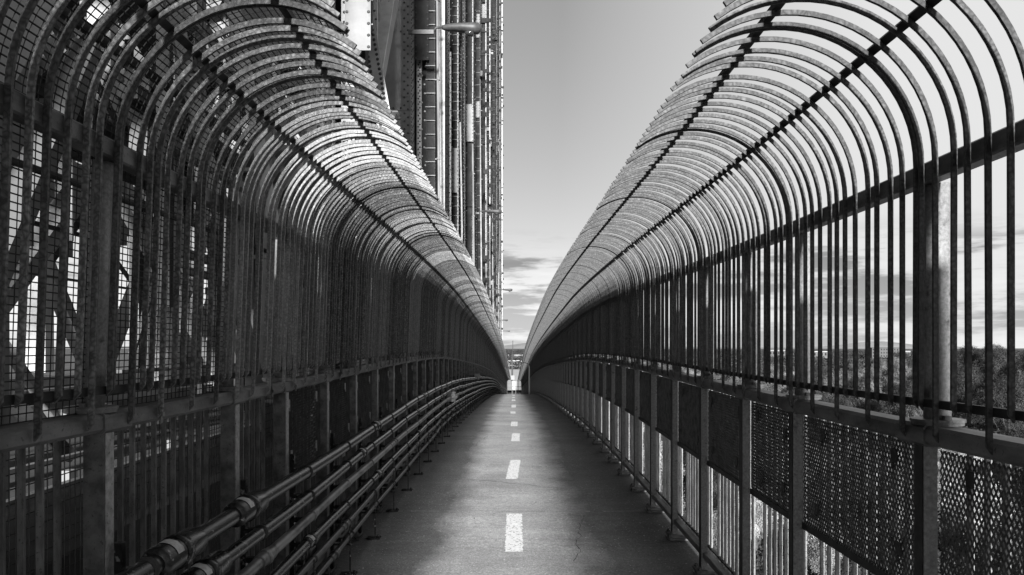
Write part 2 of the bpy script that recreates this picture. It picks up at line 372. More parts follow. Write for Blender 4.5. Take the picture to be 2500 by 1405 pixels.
def make_side(sd_):
    s = sd_.s
    # ---------------- lower railing
    rail = empty('railing', (0, 0, 0), 'waist high galvanised %s railing with mesh panels, ' % sd_.name
                 + ('hung with black pipes' if s < 0 else 'pale pickets below its mesh'), 'railing')
    X = 1.35
    def P(mb, name, m, par=rail, smooth=False): return mb.build(name, m, par, smooth)
    def xx(a, b_): return (s*a, s*b_) if s > 0 else (s*b_, s*a)
    # top rail in lengths with sleeves over the joints
    zt = sd_.zt
    b = MB(); x0, x1 = xx(X - 0.02, X + 0.085)
    b.sweep(rrect(x0, x1, zt - 0.062, zt, 0.012), [(0, y, Z(y)) for y in np.arange(D0, D1 + .1, 0.5)]); P(b, 'top_rail', M['steel'])
    x0, x1 = xx(X - 0.026, X + 0.091); slm = MB().sweep(rrect(x0, x1, zt - 0.068, zt + 0.005, 0.012), [(0, -0.01, 0), (0, 0.16, 0)]).mesh('rail_sleeve', M['steel'])
    for y in POSTS[1:]:
        if y < 0 or y > 45: continue
        put('rail_sleeve', slm, rail, (0, y, Z(y + 0.07)), (math.atan(slope(y + 0.07)), 0, 0))
    # cable ties / clips hanging on the rail
    b = MB()
    for i, y in enumerate(POSTS):
        if y < 1.5 or y > 24 or s > 0: continue
        b = MB(); yy = y + 0.36 + 0.2 * math.sin(i * 2.1); b.box(s*(X-0.028) - 0.002, s*(X-0.02) + 0.002, yy - 0.006, yy + 0.006, zt - 0.07 + Z(yy), zt + 0.004 + Z(yy))
        b.box(s*(X-0.036) - 0.003, s*(X-0.02) + 0.003, yy - 0.009, yy + 0.009, zt - 0.045 + Z(yy), zt - 0.03 + Z(yy))
        P(b, 'cable_tie', M['pvc_light'])
    # bottom rail
    b = MB(); x0, x1 = xx(X - 0.005, X + 0.055)
    b.sweep(rrect(x0, x1, 0.13, 0.175, 0.006), [(0, y, Z(y)) for y in np.arange(D0, D1 + .1, 0.5)]); P(b, 'bottom_rail', M['steel'])
    # posts: a web plate across the walk with a flange, on a bolted foot
    pb = MB(); x0, x1 = xx(X - 0.018, X + (0.026 if s > 0 else 0.05))
    pb.box(x0, x1, -0.005, 0.005, 0.02, zt - 0.065)                       # flange facing the walker
    x0, x1 = xx(X - 0.018, X - 0.006); pb.box(x0, x1, 0.0055, 0.05, 0.02, zt - 0.065)   # web plate facing the path
    pm = pb.mesh('post', M['post'] if s > 0 else M['steel'])  # right posts paler, left darker: side light put into the colour
    pe = MB(); x0, x1 = xx(X - 0.0215, X - 0.0185); pe.box(x0, x1, 0.0, 0.048, 0.02, zt - 0.066); pem = pe.mesh('edge_strip', M['edge'] if s < 0 else M['dark'])  # path-facing strip coloured as lit on the left, shaded on the right
    fb = MB(); x0, x1 = xx(X - 0.055, X + 0.12); fb.box(x0, x1, -0.04, 0.11, 0.035, 0.05)
    fb.box(x0, x1, -0.04, 0.11, 0.005, 0.014)
    for (ax, ay) in ((-0.035, -0.022), (-0.035, 0.09), (0.1, -0.022), (0.1, 0.09)):
        fb.tube([(s*(X+ax), ay, 0.0), (s*(X+ax), ay, 0.075)], 0.008, 6); fb.tube([(s*(X+ax), ay, 0.05), (s*(X+ax), ay, 0.064)], 0.015, 6)
    fm = fb.mesh('foot_plate', M['steel'])
    n = 0; far_p = MB()
    for y in POSTS:
        if y < -9 or n >= 100 or y > D1: continue
        if y < 0: 
            far_p.box(*xx(X - 0.02, X + 0.075), y, y + 0.07, Z(y), Z(y) + zt - 0.065); continue
        p = put('post', pm, rail, (0, y, Z(y))); put('foot_plate', fm, p, (0, 0, 0)); put('edge_strip', pem, p); n += 1
    for y in [q for q in POSTS if q > 0][n:]: far_p.box(*xx(X - 0.02, X + 0.075), y, y + 0.07, Z(y), Z(y) + zt - 0.065)
    tag(P(far_p, 'distant_posts', M['post']), kind='stuff')
    # pickets on the outer side
    bays = [(POSTS[i], POSTS[i+1]) for i in range(len(POSTS) - 1) if POSTS[i+1] <= D1 + 1]
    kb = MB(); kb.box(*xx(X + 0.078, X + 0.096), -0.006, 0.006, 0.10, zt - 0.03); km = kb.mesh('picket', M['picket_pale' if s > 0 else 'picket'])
    n = 0; fp = MB()
    for (a, c) in bays:
        m_ = 10 if c - a > 0.9 else 8
        if c - a > 1.1: m_ = 12
        for k in range(m_):
            y = a + 0.1 + (c - a - 0.12) * (k + 0.3) / m_
            if 1.4 < y and n < 100: put('picket', km, rail, (0, y, Z(y))); n += 1
            else: fp.box(*xx(X + 0.078, X + 0.100), y - 0.007, y + 0.007, Z(y) + 0.10, Z(y) + zt - 0.03)
    tag(P(fp, 'distant_pickets', M['picket_pale' if s > 0 else 'picket']), kind='stuff')
    fl = MB(); fl.sweep([(s*(X + 0.076), 0.16), (s*(X + 0.102), 0.16), (s*(X + 0.102), 0.172), (s*(X + 0.076), 0.172)], [(0, y, Z(y)) for y in np.arange(D0, D1, 1.0)])
    P(fl, 'picket_rail', M['dark'])
    # mesh panels on the inner side
    H = 0.52
    n = 0
    for i, (a, c) in enumerate(bays):
        if c < 1.0: continue
        if s < 0 and a < 4.0: continue
        if n >= 100: break
        L = 0.90 if a > 4.4 else round(c - a - 0.065, 2)
        zb = zt - 0.065 - H
        y0 = a + 0.055
        mp_ = put('mesh_panel', exp_mesh(L, H), rail, (s*(X + 0.03), y0, Z(y0) + zb), (math.atan(slope(a + 0.5)), 0, 0)); n += 1
        fb2 = MB(); fb2.box(s*0.0-0.008, s*0.0+0.008, 0.0, L, -0.028, 0.004)
        if i < 40: put('panel_edge', fb2.mesh('panel_edge', M['dark']), mp_)
        if y0 < 14:
            for (cy_, cz_) in ((0.14 + 0.05 * math.sin(y0), 0.40 + 0.03 * math.sin(3 * y0)), (L - 0.22 + 0.06 * math.sin(2 * y0), 0.42), (0.14, 0.1), (L - 0.2 + 0.05 * math.sin(5 * y0), 0.08)):
                cb_ = MB(); cb_.box(-s*0.018 - 0.003, -s*0.018 + 0.003, cy_, cy_ + 0.035, cz_, cz_ + 0.05)
                cb_.box(-s*0.022 - 0.002, -s*0.022 + 0.002, cy_ + 0.012, cy_ + 0.024, cz_ - 0.02, cz_)
                put('mesh_clip', cb_.mesh('mesh_clip', M['post'] if s < 0 else M['dark']), mp_)
    # ---------------- upper cage
    cage = empty('arched_cage', (0, 0, 0), '%s cage of bent bars curling over the path, ' % sd_.name
                 + ('wire mesh behind it' if s < 0 else 'open sky between its bars'), 'safety cage')
    ribs = []
    for (a, c) in bays:
        m_ = max(6, round((c - a) / 0.079)); 
        for k in range(m_): ribs.append((a + 0.02 + (c - a - 0.04 + 0.02) * k / (m_ - 1) * 0.98, k))
    zlow = zt + 0.055; zlong = zt - 0.045
    RM = {}
    for kk, zb in (('short', zlow), ('long', zlong)): RM[kk] = rib_mb(sd_, 0, zb, 22).mesh('bar', M['rib_dark' if s < 0 else 'rib'])
    PB = [(3.4, 5.1), (6.4, 7.6), (9.1, 10.2), (12, 13.2), (15.6, 17.6), (20.5, 22.0), (26.5, 28), (32, 34.6), (41, 42.5), (47, 51), (58, 60), (68, 73), (85, 88), (100, 105)] if s < 0 else []  # left bars in these bands coloured as sunlit, the others as shaded
    RP = {}
    for kk, zb in (('short', zlow), ('long', zlong)): RP[kk] = rib_mb(sd_, 0, zb, 22).mesh('bar', M['rib_pale'])
    n = 0; fb = MB(); fb2 = MB(); fb3 = MB(); rj = random.Random(3 if s > 0 else 4); bars_n = 0; far_pale = True
    for i, (y, k) in enumerate(ribs):
        if s > 0: pale = False
        elif y < 12: pale = any(a <= y <= c for a, c in PB)
        else:
            if bars_n <= 0: far_pale = not far_pale; bars_n = rj.randint(8, 18) if far_pale else rj.randint(3, 9)
            bars_n -= 1; pale = far_pale
        if y > 11: y += rj.gauss(0, 0.004)
        long_ = (i % 3 == 1)
        if y > 1.3 and n < 100:
            put('bar', (RP if pale else RM)['long' if long_ else 'short'], cage, (rj.gauss(0, 0.0012), y + rj.gauss(0, 0.003), Z(y) + rj.gauss(0, 0.002)), (rj.gauss(0, 0.0035), 0, rj.gauss(0, 0.006))); n += 1
        else:
            if y < 1.3: rib_mb(sd_, y, zlow, 10, b=fb2, dz=Z(y))
            else: rib_mb(sd_, y, zlong if long_ else zlow, 14 if y < 30 else 9, b=fb3 if pale else fb, dz=Z(y))
    tag(fb.build('distant_bars', M['rib_dark' if s < 0 else 'rib'], cage), kind='stuff'); tag(fb3.build('distant_pale_bars', M['rib_pale'], cage), kind='stuff'); tag(fb2.build('bars_behind', M['rib'], cage), kind='stuff')
    # mid rail, low flat and two purlins along the arch
    yy = np.arange(D0, D1 + .1, 0.5)
    ln = sd_.lean * (sd_.zm - zt)
    b = MB(); x0, x1 = xx(1.327 - ln, 1.385 - ln)
    b.sweep(rrect(x0, x1, sd_.zm - 0.055, sd_.zm + 0.008, 0.006), [(0, y, Z(y)) for y in yy]); b.build('mid_rail', M['steel'], cage)
    b = MB(); x0, x1 = xx(1.3255, 1.343)
    b.sweep([(x0, zt + 0.062), (x1, zt + 0.062), (x1, zt + 0.088), (x0, zt + 0.088)], [(0, y, Z(y)) for y in yy]); b.build('low_rail', M['dark'], cage)
    for ang in (51, 95):
        r0 = 0.4655
        cx = 1.315 - 0.455; aa = R(ang)
        c0 = (cx + (r0 + 0.009) * math.cos(aa), sd_.zm + (r0 + 0.009) * math.sin(aa)); t = sd_.lean * (c0[1] - zt)
        tx, tz = -math.sin(aa), math.cos(aa); nx, nz_ = math.cos(aa), math.sin(aa)
        pr = [(s*(c0[0] + u*tx*0.014 + v*nx*0.009 - t), c0[1] + u*tz*0.014 + v*nz_*0.009) for u, v in ((-1,-1),(1,-1),(1,1),(-1,1))]
        b = MB(); b.sweep(pr, [(0, y, Z(y)) for y in yy]); b.build('purlin', M['dark'], cage)
    # round posts that carry the cage on the rail
    r = 0.041
    rp = MB(); rp.tube([(s*(X + 0.045), 0, zt + 0.018), (s*(X + 0.045 - ln), 0, sd_.zm - 0.055)], r, 18, cap=True); rpm = rp.mesh('round_post', M['round_post'], True)
    bp = MB(); bp.tube([(s*(X + 0.045), 0, zt + 0.001), (s*(X + 0.045), 0, zt + 0.011)], 0.078, 20)
    bp.tube([(s*(X + 0.045), 0, zt + 0.011), (s*(X + 0.045), 0, zt + 0.020)], 0.082, 20)
    for dy in (-0.055, 0.055): bp.tube([(s*(X + 0.045), dy, zt + 0.02), (s*(X + 0.045), dy, zt + 0.034)], 0.014, 6)
    bpm = bp.mesh('base_plate', M['steel'])
    n = 0; fr = MB()
    for i, y in enumerate(POSTS):
        if y < 0: continue
        yp = y + 0.03
        if n < 60:
            p = put('round_post', rpm, cage, (0, yp, Z(yp))); put('base_plate', bpm, p); n += 1
        elif y < D1: fr.tube([(s*(X + 0.045), yp, Z(yp) + zt), (s*(X + 0.045), yp, Z(yp) + sd_.zm)], r, 6)
    tag(fr.build('distant_round_posts', M['post'], cage), kind='stuff')
    return rail, cage
rail_l, cage_l = make_side(LS)
rail_r, cage_r = make_side(RS)

# wire mesh outside the left cage: a bay-long sheet shared by every bay
def wire_bay(L):
    b = MB(); path = []
    pts = rib_path(LS, LS.zt + 0.0, 16, off=0.0, a1=110)
    # offset the sheet outside the bars
    out = []
    for i, (x, z) in enumerate(pts):
        x0, z0 = pts[max(i-1, 0)]; x1, z1 = pts[min(i+1, len(pts)-1)]
        tx, tz = x1 - x0, z1 - z0; l = math.hypot(tx, tz); out.append((x - 0.082 * tz / l, z + 0.082 * tx / l))
    # resample
    seg = [0]
    for i in range(1, len(out)): seg.append(seg[-1] + math.hypot(out[i][0]-out[i-1][0], out[i][1]-out[i-1][1]))
    tot = seg[-1]; w = 0.0036
    def at(d):
        i = min(max(int(np.searchsorted(seg, d)) - 1, 0), len(out) - 2); t = (d - seg[i]) / (seg[i+1] - seg[i])
        return (out[i][0] + (out[i+1][0]-out[i][0]) * t, out[i][1] + (out[i+1][1]-out[i][1]) * t)
    d = 0.0
    while d < tot:
        x, z = at(d); b.bar((x, 0, z), (x, L, z), w, w); d += 0.0235
    y = 0.0
    while y < L:
        b.tube([(x, y, z) for (x, z) in out], w / 2, 4, cap=False); y += 0.034
    return b
wm = {}
for i in range(len(POSTS) - 1):
    a, c = POSTS[i], POSTS[i+1]
    if c < 0.8 or a > 75: continue
    if 3.4 < a < 4.2: continue                                   # one bay stands without its sheet
    L = round(c - a, 2)
    if L not in wm: wm[L] = wire_bay(L).mesh('wire_mesh', M['wire'])
    put('wire_mesh', wm[L], cage_l, (0, a, Z(a)), (math.atan(slope(a + 0.5)), 0, 0))
# lower wire mesh behind the left pickets, near bays only
b = MB()
for y in np.arange(0.6, 6.2, 0.030): b.bar((-1.50, y, 0.05 + Z(y)), (-1.50, y, 1.42 + Z(y)), 0.003, 0.003)
for z in np.arange(0.06, 1.42, 0.045): b.bar((-1.503, 0.6, z), (-1.503, 6.2, z + Z(6.2)), 0.003, 0.003)
b.build('lower_wire_mesh', M['wire'], rail_l)

# ------------------------------------------------------------------ pipes along the left railing
PIPES = [  # height, radius, material, collar radius, label
    (0.925, 0.037, 'pvc', 'thick black pipe, highest of the pipes on the left railing'),
    (0.775, 0.033, 'pvc', 'black pipe with a pale scratch and white stickers, second from the top'),
    (0.635, 0.028, 'pvc_light', 'worn pale grey pipe with blotched coating, third from the top'),
    (0.490, 0.030, 'pvc', 'dull black pipe running between the pale grey pipe and the thin pipes'),
    (0.385, 0.019, 'pipe_steel', 'thin grey pipe, uppermost of the three thin ones near the floor'),
    (0.305, 0.012, 'pipe_steel', 'thinnest pipe, squeezed between two other thin pipes near the floor'),
    (0.255, 0.019, 'pipe_steel', 'thin grey pipe, lowest of all beside the path'),
]
XP = -1.215
for i, (zp, r, mk, lab) in enumerate(PIPES):
    t = empty('pipe', (XP, 0.5, zp), lab, 'pipe', 'pipes on the left railing')
    xo = 0.02 if i in (4, 6) else (-0.03 if i == 5 else 0.0)
    pts = []
    for y in list(np.arange(0.9, 20, 0.5)) + list(np.arange(20, 128, 1.5)):
        wob = 0.006 * math.sin(y * 0.8 + i * 1.7) + 0.004 * math.sin(y * 2.3 + i)
        xj = 0.0
        if i in (4, 5, 6) and 11.6 < y: xj = -0.02
        pts.append((xo + xj, y - 0.5, wob + Z(y)))
    MB().tube(pts, r, 16).build('pipe_run', M[mk], t, True)
    # collars at each support
    cb = MB(); cm_ = None
    def pz(y): return 0.006 * math.sin(y * 0.8 + i * 1.7) + 0.004 * math.sin(y * 2.3 + i) + Z(y)
    for j, y in enumerate(POSTS):
        if y < 1.5 or y > 60: continue
        yc = y + 0.03 + 0.02 * i + 0.05 * math.sin(j * 1.3 + i)
        zc = pz(yc); 
        if cm_ is None:
            cb.tube([(0, -0.016, 0), (0, 0.016, 0)], r + 0.003, 16); cb.tube([(0, -0.006, 0), (0, 0.006, 0)], r + 0.006, 16)
            cm_ = cb.mesh('pipe_clamp', M['pvc_light'] if i == 2 else M['dark'], True)
        put('pipe_clamp', cm_, t, (xo, yc - 0.5, zc))
    cps = {0: [2.65, 3.35, 6.5, 9.8, 13], 1: [2.9, 5.9, 9.2, 12.4], 2: [3.6, 7.5], 3: [4.4, 6.6, 9.4], 4: [5.2, 9], 6: [4.9, 10.6]}.get(i, [])
    for y in cps:
        big = i in (0, 1) and y < 3.5; kb = MB()
        h = 0.16 if big else 0.10; dr = 0.020 if big else 0.006
        zc = pz(y)
        kb.tube([(xo, y - 0.5 - h, zc), (xo, y - 0.5 - h + 0.02, zc), (xo, y - 0.5 + h - 0.02, zc), (xo, y - 0.5 + h, zc)], [r + dr * 0.6, r + dr, r + dr, r + dr * 0.6], 18)
        kb.tube([(xo, y - 0.5 - 0.02, zc), (xo, y - 0.5 + 0.02, zc)], r + dr + 0.006, 18)
        kb.build('coupling', M[mk], t, True)
    if i in (0, 1, 3):
        for y in cps[:4]:
            lb = MB(); zc = pz(y); n0 = 0; rr = r + (0.0225 if (i in (0, 1) and y < 3.5) else 0.0085)
            yl = y - 0.5 - (0.10 if y < 3.5 else 0.07)
            for k in range(7):
                a_ = R(20 + 14 * k)
                for dy in (0, 0.045 + 0.006 * (k % 2)): lb.v.append((xo + rr * math.cos(a_), yl + dy, zc + rr * math.sin(a_)))
            for k in range(6): lb.f.append((n0+2*k, n0+2*k+2, n0+2*k+3, n0+2*k+1))
            lb.build('sticker', M['label'], t, True)
# brackets that carry the pipes
bm0 = MB()
bm0.box(-1.315, -1.29, -0.006, 0.02, 0.05, 1.02)
for (zp, r, mk, lab) in PIPES: bm0.box(-1.31, XP - r - 0.001, -0.008, 0.022, zp - 0.012, zp + 0.012)
bm0.box(XP + 0.035, XP + 0.045, 0.0, 0.010, 0.0, 0.40); bm0.box(-1.31, XP + 0.057, 0.0, 0.012, 0.215, 0.227)
bm0.box(XP - 0.03, XP + 0.085, -0.03, 0.045, 0.004, 0.016); bm0.tube([(XP + 0.07, 0, 0.016), (XP + 0.07, 0, 0.035)], 0.01, 6)
bme = bm0.mesh('pipe_bracket', M['pvc'])
n = 0
for y in POSTS:
    if 1.5 < y < 70:
        o = put('pipe_bracket', bme, rail_l, (0, y + 0.03, Z(y))); n += 1
# two junction boxes where the pipes change level
for (y, z0, x, lab) in ((14.2, 0.66, -1.2, 'pale square junction box on the third pipe, the nearer one'), (24, 0.97, -1.2, 'pale square junction box on the top pipe, far down the rail')):
    t = empty('junction_box', (x, y, Z(y) + z0), lab, 'junction box')
    k = MB(); k.box(-0.07, 0.07, -0.10, 0.10, -0.09, 0.09); k.box(0.04, 0.11, -0.16, 0.16, -0.03, 0.03); k.build('housing', M['conduit'], t)
    k = MB(); k.box(-0.075, 0.075, -0.112, -0.1005, -0.095, 0.095); k.build('cover', M['conduit'], t)

# ------------------------------------------------------------------ bridge truss on the left
def rivet_rows(b, pts, nrm, r):
    for p in pts: b.dome(p, r, nrm, 6)
XT = -2.62
COLS = [1.6 + 8.55 * k for k in range(16)]
truss = empty('bridge_truss', (XT, 0, 0), 'tall riveted steel truss beside the left cage, grey columns rising out of the picture', 'truss')
truss.location = (0, 0, 0)
def col_top(y): return 16 + 0.42 * max(y, 0)
for ci, y in enumerate(COLS):
    zg = Z(max(y, 0)); top = col_top(y); bot = -3.0 + zg
    wdt, dep = 0.95, 0.62
    gz = {0: 4.5, 1: 5.6, 2: 7.67, 3: 8.75}.get(ci, 9.2 + (ci % 3) * 0.8)
    near = ci < 5
    p = MB()
    # two channels and the camera-facing corner angles
    p.box(XT - 0.26, XT - 0.012, y, y + 0.014, bot, gz)                 # right face strip
    p.box(XT - wdt, XT - wdt + 0.24, y, y + 0.014, bot, gz)
    p.box(XT - 0.012, XT, y, y + dep, bot, top)                          # side web facing the path
    p.box(XT - wdt, XT - wdt + 0.012, y, y + dep, bot, top)
    p.box(XT - wdt + 0.012, XT - 0.012, y + dep - 0.012, y + dep, bot, gz - 1)
    p.box(XT - wdt - 0.35, XT - 0.012, y - 0.012, y + 0.001, gz, top)    # gusset plate up high
    p.box(XT - 0.22, XT - 0.014, y - 0.026, y - 0.0125, gz + 0.35, top)  # cover strip
    p.box(XT - 0.02, XT + 0.005, y - 0.03, y + 0.11, bot, top)           # corner angle
    p.box(XT - 0.02, XT + 0.005, y + dep - 0.10, y + dep + 0.01, bot, top)
    column = p.build('column', M['truss'], truss)
    # lattice between the channels
    q = MB(); z = bot + 0.3; st = 0.74
    while z < gz - 0.3:
        q.bar((XT - wdt + 0.2, y + 0.022, z), (XT - 0.2, y + 0.022, z + st), 0.012, 0.11, up=(0, 1, 0)) if False else None
        for (a0, a1, yo) in ((0, 1, 0.024), (1, 0, 0.037)):
            q.add([(XT - wdt + 0.16, y + yo, z + a0*st - 0.06), (XT - 0.16, y + yo, z + a1*st - 0.06), (XT - 0.16, y + yo, z + a1*st + 0.06), (XT - wdt + 0.16, y + yo, z + a0*st + 0.06),
                   (XT - wdt + 0.16, y + yo + 0.01, z + a0*st - 0.06), (XT - 0.16, y + yo + 0.01, z + a1*st - 0.06), (XT - 0.16, y + yo + 0.01, z + a1*st + 0.06), (XT - wdt + 0.16, y + yo + 0.01, z + a0*st + 0.06)],
                  [(0,1,2,3),(7,6,5,4),(0,4,5,1),(3,2,6,7)])
        q.box(XT - wdt + 0.16, XT - 0.16, y + 0.05, y + 0.06, z + st + 0.03, z + st + 0.11)
        z += st + 0.15
    q.build('lattice', M['truss'], column)
    # rivets
    rv = MB(); stp = 0.2 if near else 0.36; rr = 0.03 if near else 0.034
    zmax = min(top, 1.67 + 0.5 * (y + 2)) if y > 2 else 6
    z = max(bot, -0.5)
    while z < zmax:
        yf = y - 0.0265 if z > gz + 0.35 else (y - 0.012 if z > gz else y)
        rv.dome((XT - 0.07, yf, z), rr, (0, -1, 0)); 
        if near: rv.dome((XT - 0.16, yf, z + stp / 2), rr, (0, -1, 0))
        rv.dome((XT + 0.005, y + 0.02, z), rr, (1, 0, 0)); rv.dome((XT + 0.005, y + 0.07, z + stp / 2), rr, (1, 0, 0))
        if near: 
            rv.dome((XT + 0.0, y + 0.2, z), rr, (1, 0, 0)); rv.dome((XT + 0.0, y + 0.4, z + stp / 2), rr, (1, 0, 0)); rv.dome((XT + 0.005, y + 0.57, z), rr, (1, 0, 0))
        z += stp
    if near:
        xq = XT - wdt - 0.25
        while xq < XT - 0.25:
            rv.dome((xq, y - 0.012, gz + 0.06), rr, (0, -1, 0)); rv.dome((xq, y - 0.012, gz + 2.0), rr, (0, -1, 0)); xq += 0.19
    tag(rv.build('rivets', M['rivet'], column), kind='stuff')
    # pale riveted angle and a dark web standing out from the column towards the path
    wv = 0.20 if ci == 1 else 0.13
    k = MB(); k.box(XT + 0.03, XT + 0.03 + wv, y + 0.9, y + 0.915, 4.4 if ci == 1 else bot, top); st_ = k.build('stiffener', M['truss_pale'], truss)
    k = MB(); z = (4.5 if ci == 1 else 1.0) + zg; stp2 = 0.15 if near else 0.3
    while z < zmax:
        for dx_, dz_ in ((0.045, 0), (wv - 0.045, 0.06)): k.dome((XT + 0.03 + dx_, y + 0.9, z + dz_), 0.026, (0, -1, 0))
        z += stp2
    tag(k.build('rivets', M['rivet'], st_), kind='stuff')
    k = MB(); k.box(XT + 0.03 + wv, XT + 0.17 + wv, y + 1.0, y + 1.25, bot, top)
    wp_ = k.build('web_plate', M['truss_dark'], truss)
    k = MB(); z = 3.0 + zg
    while z < zmax: k.dome((XT + 0.08 + wv + 0.05 * math.sin(z * 9), y + 1.0, z), 0.028, (0, -1, 0)); z += 0.24 if near else 0.42
    tag(k.build('rivets', M['truss_pale'], wp_), kind='stuff')
    rp_ = random.Random(ci * 7 + 1)
    for q_ in range(0 if ci == 0 else 5):
        x0 = XT + rp_.uniform(-0.25, 0.52); w_ = rp_.uniform(0.035, 0.10) * (1 + 0.05 * ci); yy_ = y + 0.35 + 1.3 * q_ + rp_.uniform(0, 0.5); z0_ = rp_.choice([-1.0, 0.5, 3.0, 5.5]) + zg; z1_ = rp_.choice([top, top, zmax, z0_ + 6])
        if ci == 1: z0_ = max(z0_, 4.0)
        mk_ = rp_.choice(['truss_pale', 'truss', 'truss', 'conduit', 'truss_dark', 'truss']); an = MB().box(x0, x0 + w_, yy_, yy_ + 0.08, z0_, z1_).build('angle', M[mk_], truss)
        k = MB(); z = max(z0_, 0.5)
        while z < min(z1_, zmax): k.dome((x0 + w_ * (0.3 if int(z * 7) % 2 else 0.7), yy_, z), 0.024, (0, -1, 0)); z += (0.15 if near else 0.3)
        if k.v: tag(k.build('rivets', M['rivet' if mk_ != 'truss_dark' else 'truss'], an), kind='stuff')
        if ci > 4:
            for z in [rp_.uniform(4, zmax) for _ in range(3)]: MB().box(XT + 0.5, XT + rp_.uniform(0.72, 0.85), yy_, yy_ + 0.1, z, z + rp_.uniform(0.08, 0.4)).build('bracket', M['truss_dark'], truss)
    for q_ in range(4 if ci > 1 else 2):
        z = rp_.uniform(4, max(8, zmax)); x0 = XT + rp_.uniform(-0.2, 0.35); w_ = rp_.uniform(0.15, 0.4); h_ = rp_.uniform(0.15, 1.8)
        cp = MB().box(x0, x0 + w_, y + 0.6 - 0.02 * q_, y + 0.615 - 0.02 * q_, z, z + h_).build('cover_plate', M[rp_.choice(['truss', 'truss_dark', 'truss'])], truss)
        k = MB()
        for ax in (0.03, w_ - 0.03):
            for az in np.arange(0.05, h_, 0.17): k.dome((x0 + ax, y + 0.6 - 0.02 * q_, z + az), 0.026, (0, -1, 0))
        tag(k.build('rivets', M['rivet'], cp), kind='stuff')
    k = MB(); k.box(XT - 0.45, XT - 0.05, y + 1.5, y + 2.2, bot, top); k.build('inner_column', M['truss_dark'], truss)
# diagonals and chords
for ci in range(len(COLS) - 1):
    y, y1 = COLS[ci], COLS[ci+1]; 
    for (za, zb) in ((0.5, 13), (13, 0.5)) if ci % 2 == 0 else ((1.0, 11.5), ):
        k = MB(); zg = Z(max(y, 0))
        for xo in (-0.15, -0.75):
            k.bar((XT + xo, y + 0.6, za + zg), (XT + xo, y1, zb + zg), 0.03, 0.34, up=(1, 0, 0)) if False else k.bar((XT + xo, y + 0.6, za + zg), (XT + xo, y1, zb + zg), 0.03, 0.34)
        m_ = 14
        for j in range(m_):
            t = (j + 0.5) / m_; yy = y + 0.6 + (y1 - y - 0.6) * t; zz = za + (zb - za) * t + zg
            k.box(XT - 0.735, XT - 0.165, yy - 0.04, yy + 0.04, zz - 0.02, zz + 0.02)
        k.build('diagonal', M['truss'], truss)
k = MB()
k.sweep([(XT - 0.9, -1.0), (XT - 0.02, -1.0), (XT - 0.02, 0.42), (XT - 0.9, 0.42)], [(0, y, Z(max(y, 0))) for y in range(-8, 133, 4)])
k.build('bottom_chord', M['truss_dark'], truss)
for y in COLS[:6]:
    pg_ = [(y - 0.9, 0.0), (y + 1.5, 0.0), (y + 1.5, 0.5), (y + 0.8, 1.25), (y - 0.3, 1.25), (y - 0.9, 0.5)]
    k = MB(); k.add([(XT + 0.008, a_, c_) for a_, c_ in pg_] + [(XT + 0.024, a_, c_) for a_, c_ in pg_], [(0, 1, 2, 3, 4, 5), (11, 10, 9, 8, 7, 6)] + [(i, (i + 1) % 6, 6 + (i + 1) % 6, 6 + i) for i in range(6)]); k.build('gusset_plate', M['truss'], truss)
k = MB()
for (ya, yb) in zip(COLS[:-1], COLS[1:]): k.bar((XT - 0.45, ya, col_top(ya)), (XT - 0.45, yb, col_top(yb)), 0.8, 0.8)
k.build('top_chord', M['truss'], truss)

# far truss of the same bridge across the roadway
far = empty('bridge_truss', (0, 0, 0), 'second truss seen in glimpses behind the wire mesh, across the roadway', 'truss')
k = MB(); k2 = MB(); XF = -17.0
for ci, y in enumerate([-12 + 8.55 * j for j in range(18)]):
    k.box(XF - 0.8, XF, y, y + 0.7, -4, 26)
    for (za, zb) in ((0, 12), (12, 0), (12, 24), (24, 12)): k2.bar((XF - 0.4, y, za), (XF - 0.4, y + 8.55, zb), 0.5, 0.45)
k.build('columns', M['truss'], far); k2.build('diagonals', M['truss'], far)
k = MB(); 
for z in (0.2, 12, 24): k.box(XF - 0.9, XF + 0.1, -14, 142, z - 0.4, z + 0.4)
k.build('chords', M['truss'], far)
brace = empty('sway_bracing', (0, 0, 0), 'lattice of cross beams high between the two bridge trusses', 'bracing')
k = MB(); k2 = MB()
for ci, y in enumerate([-7 + 8.55 * j for j in range(12)]):
    zt_ = 8.2 + (0.0 if y < 20 else 4)
    MB().box(XF, XT - 1.0, y, y + 0.5, zt_, zt_ + 0.5).build('cross_beam', M['truss_dark'], brace); MB().box(XF, XT - 1.0, y, y + 0.4, zt_ + 3.2, zt_ + 3.6).build('cross_beam', M['truss_dark'], brace); k2 = MB()
    nx = 8; w_ = (XT - 1.0 - XF) / nx
    for j in range(nx):
        x = XF + j * w_
        k2.bar((x, y + 0.2, zt_ + 0.5), (x + w_, y + 0.2, zt_ + 3.2), 0.12, 0.14); k2.bar((x + w_, y + 0.2, zt_ + 0.5), (x, y + 0.2, zt_ + 3.2), 0.12, 0.14)
    k2.build('cross_lacing', M['truss'], brace)
    for (xa, xb) in ((XF, XT - 1), (XT - 1, XF)): MB().bar((xa, y + 0.4, zt_ + 3.4), (xb, y + 8.4, zt_ + 3.4 + (0.31 if xa > xb else 0)), 0.35, 0.3).build('plan_brace', M['truss'], brace)

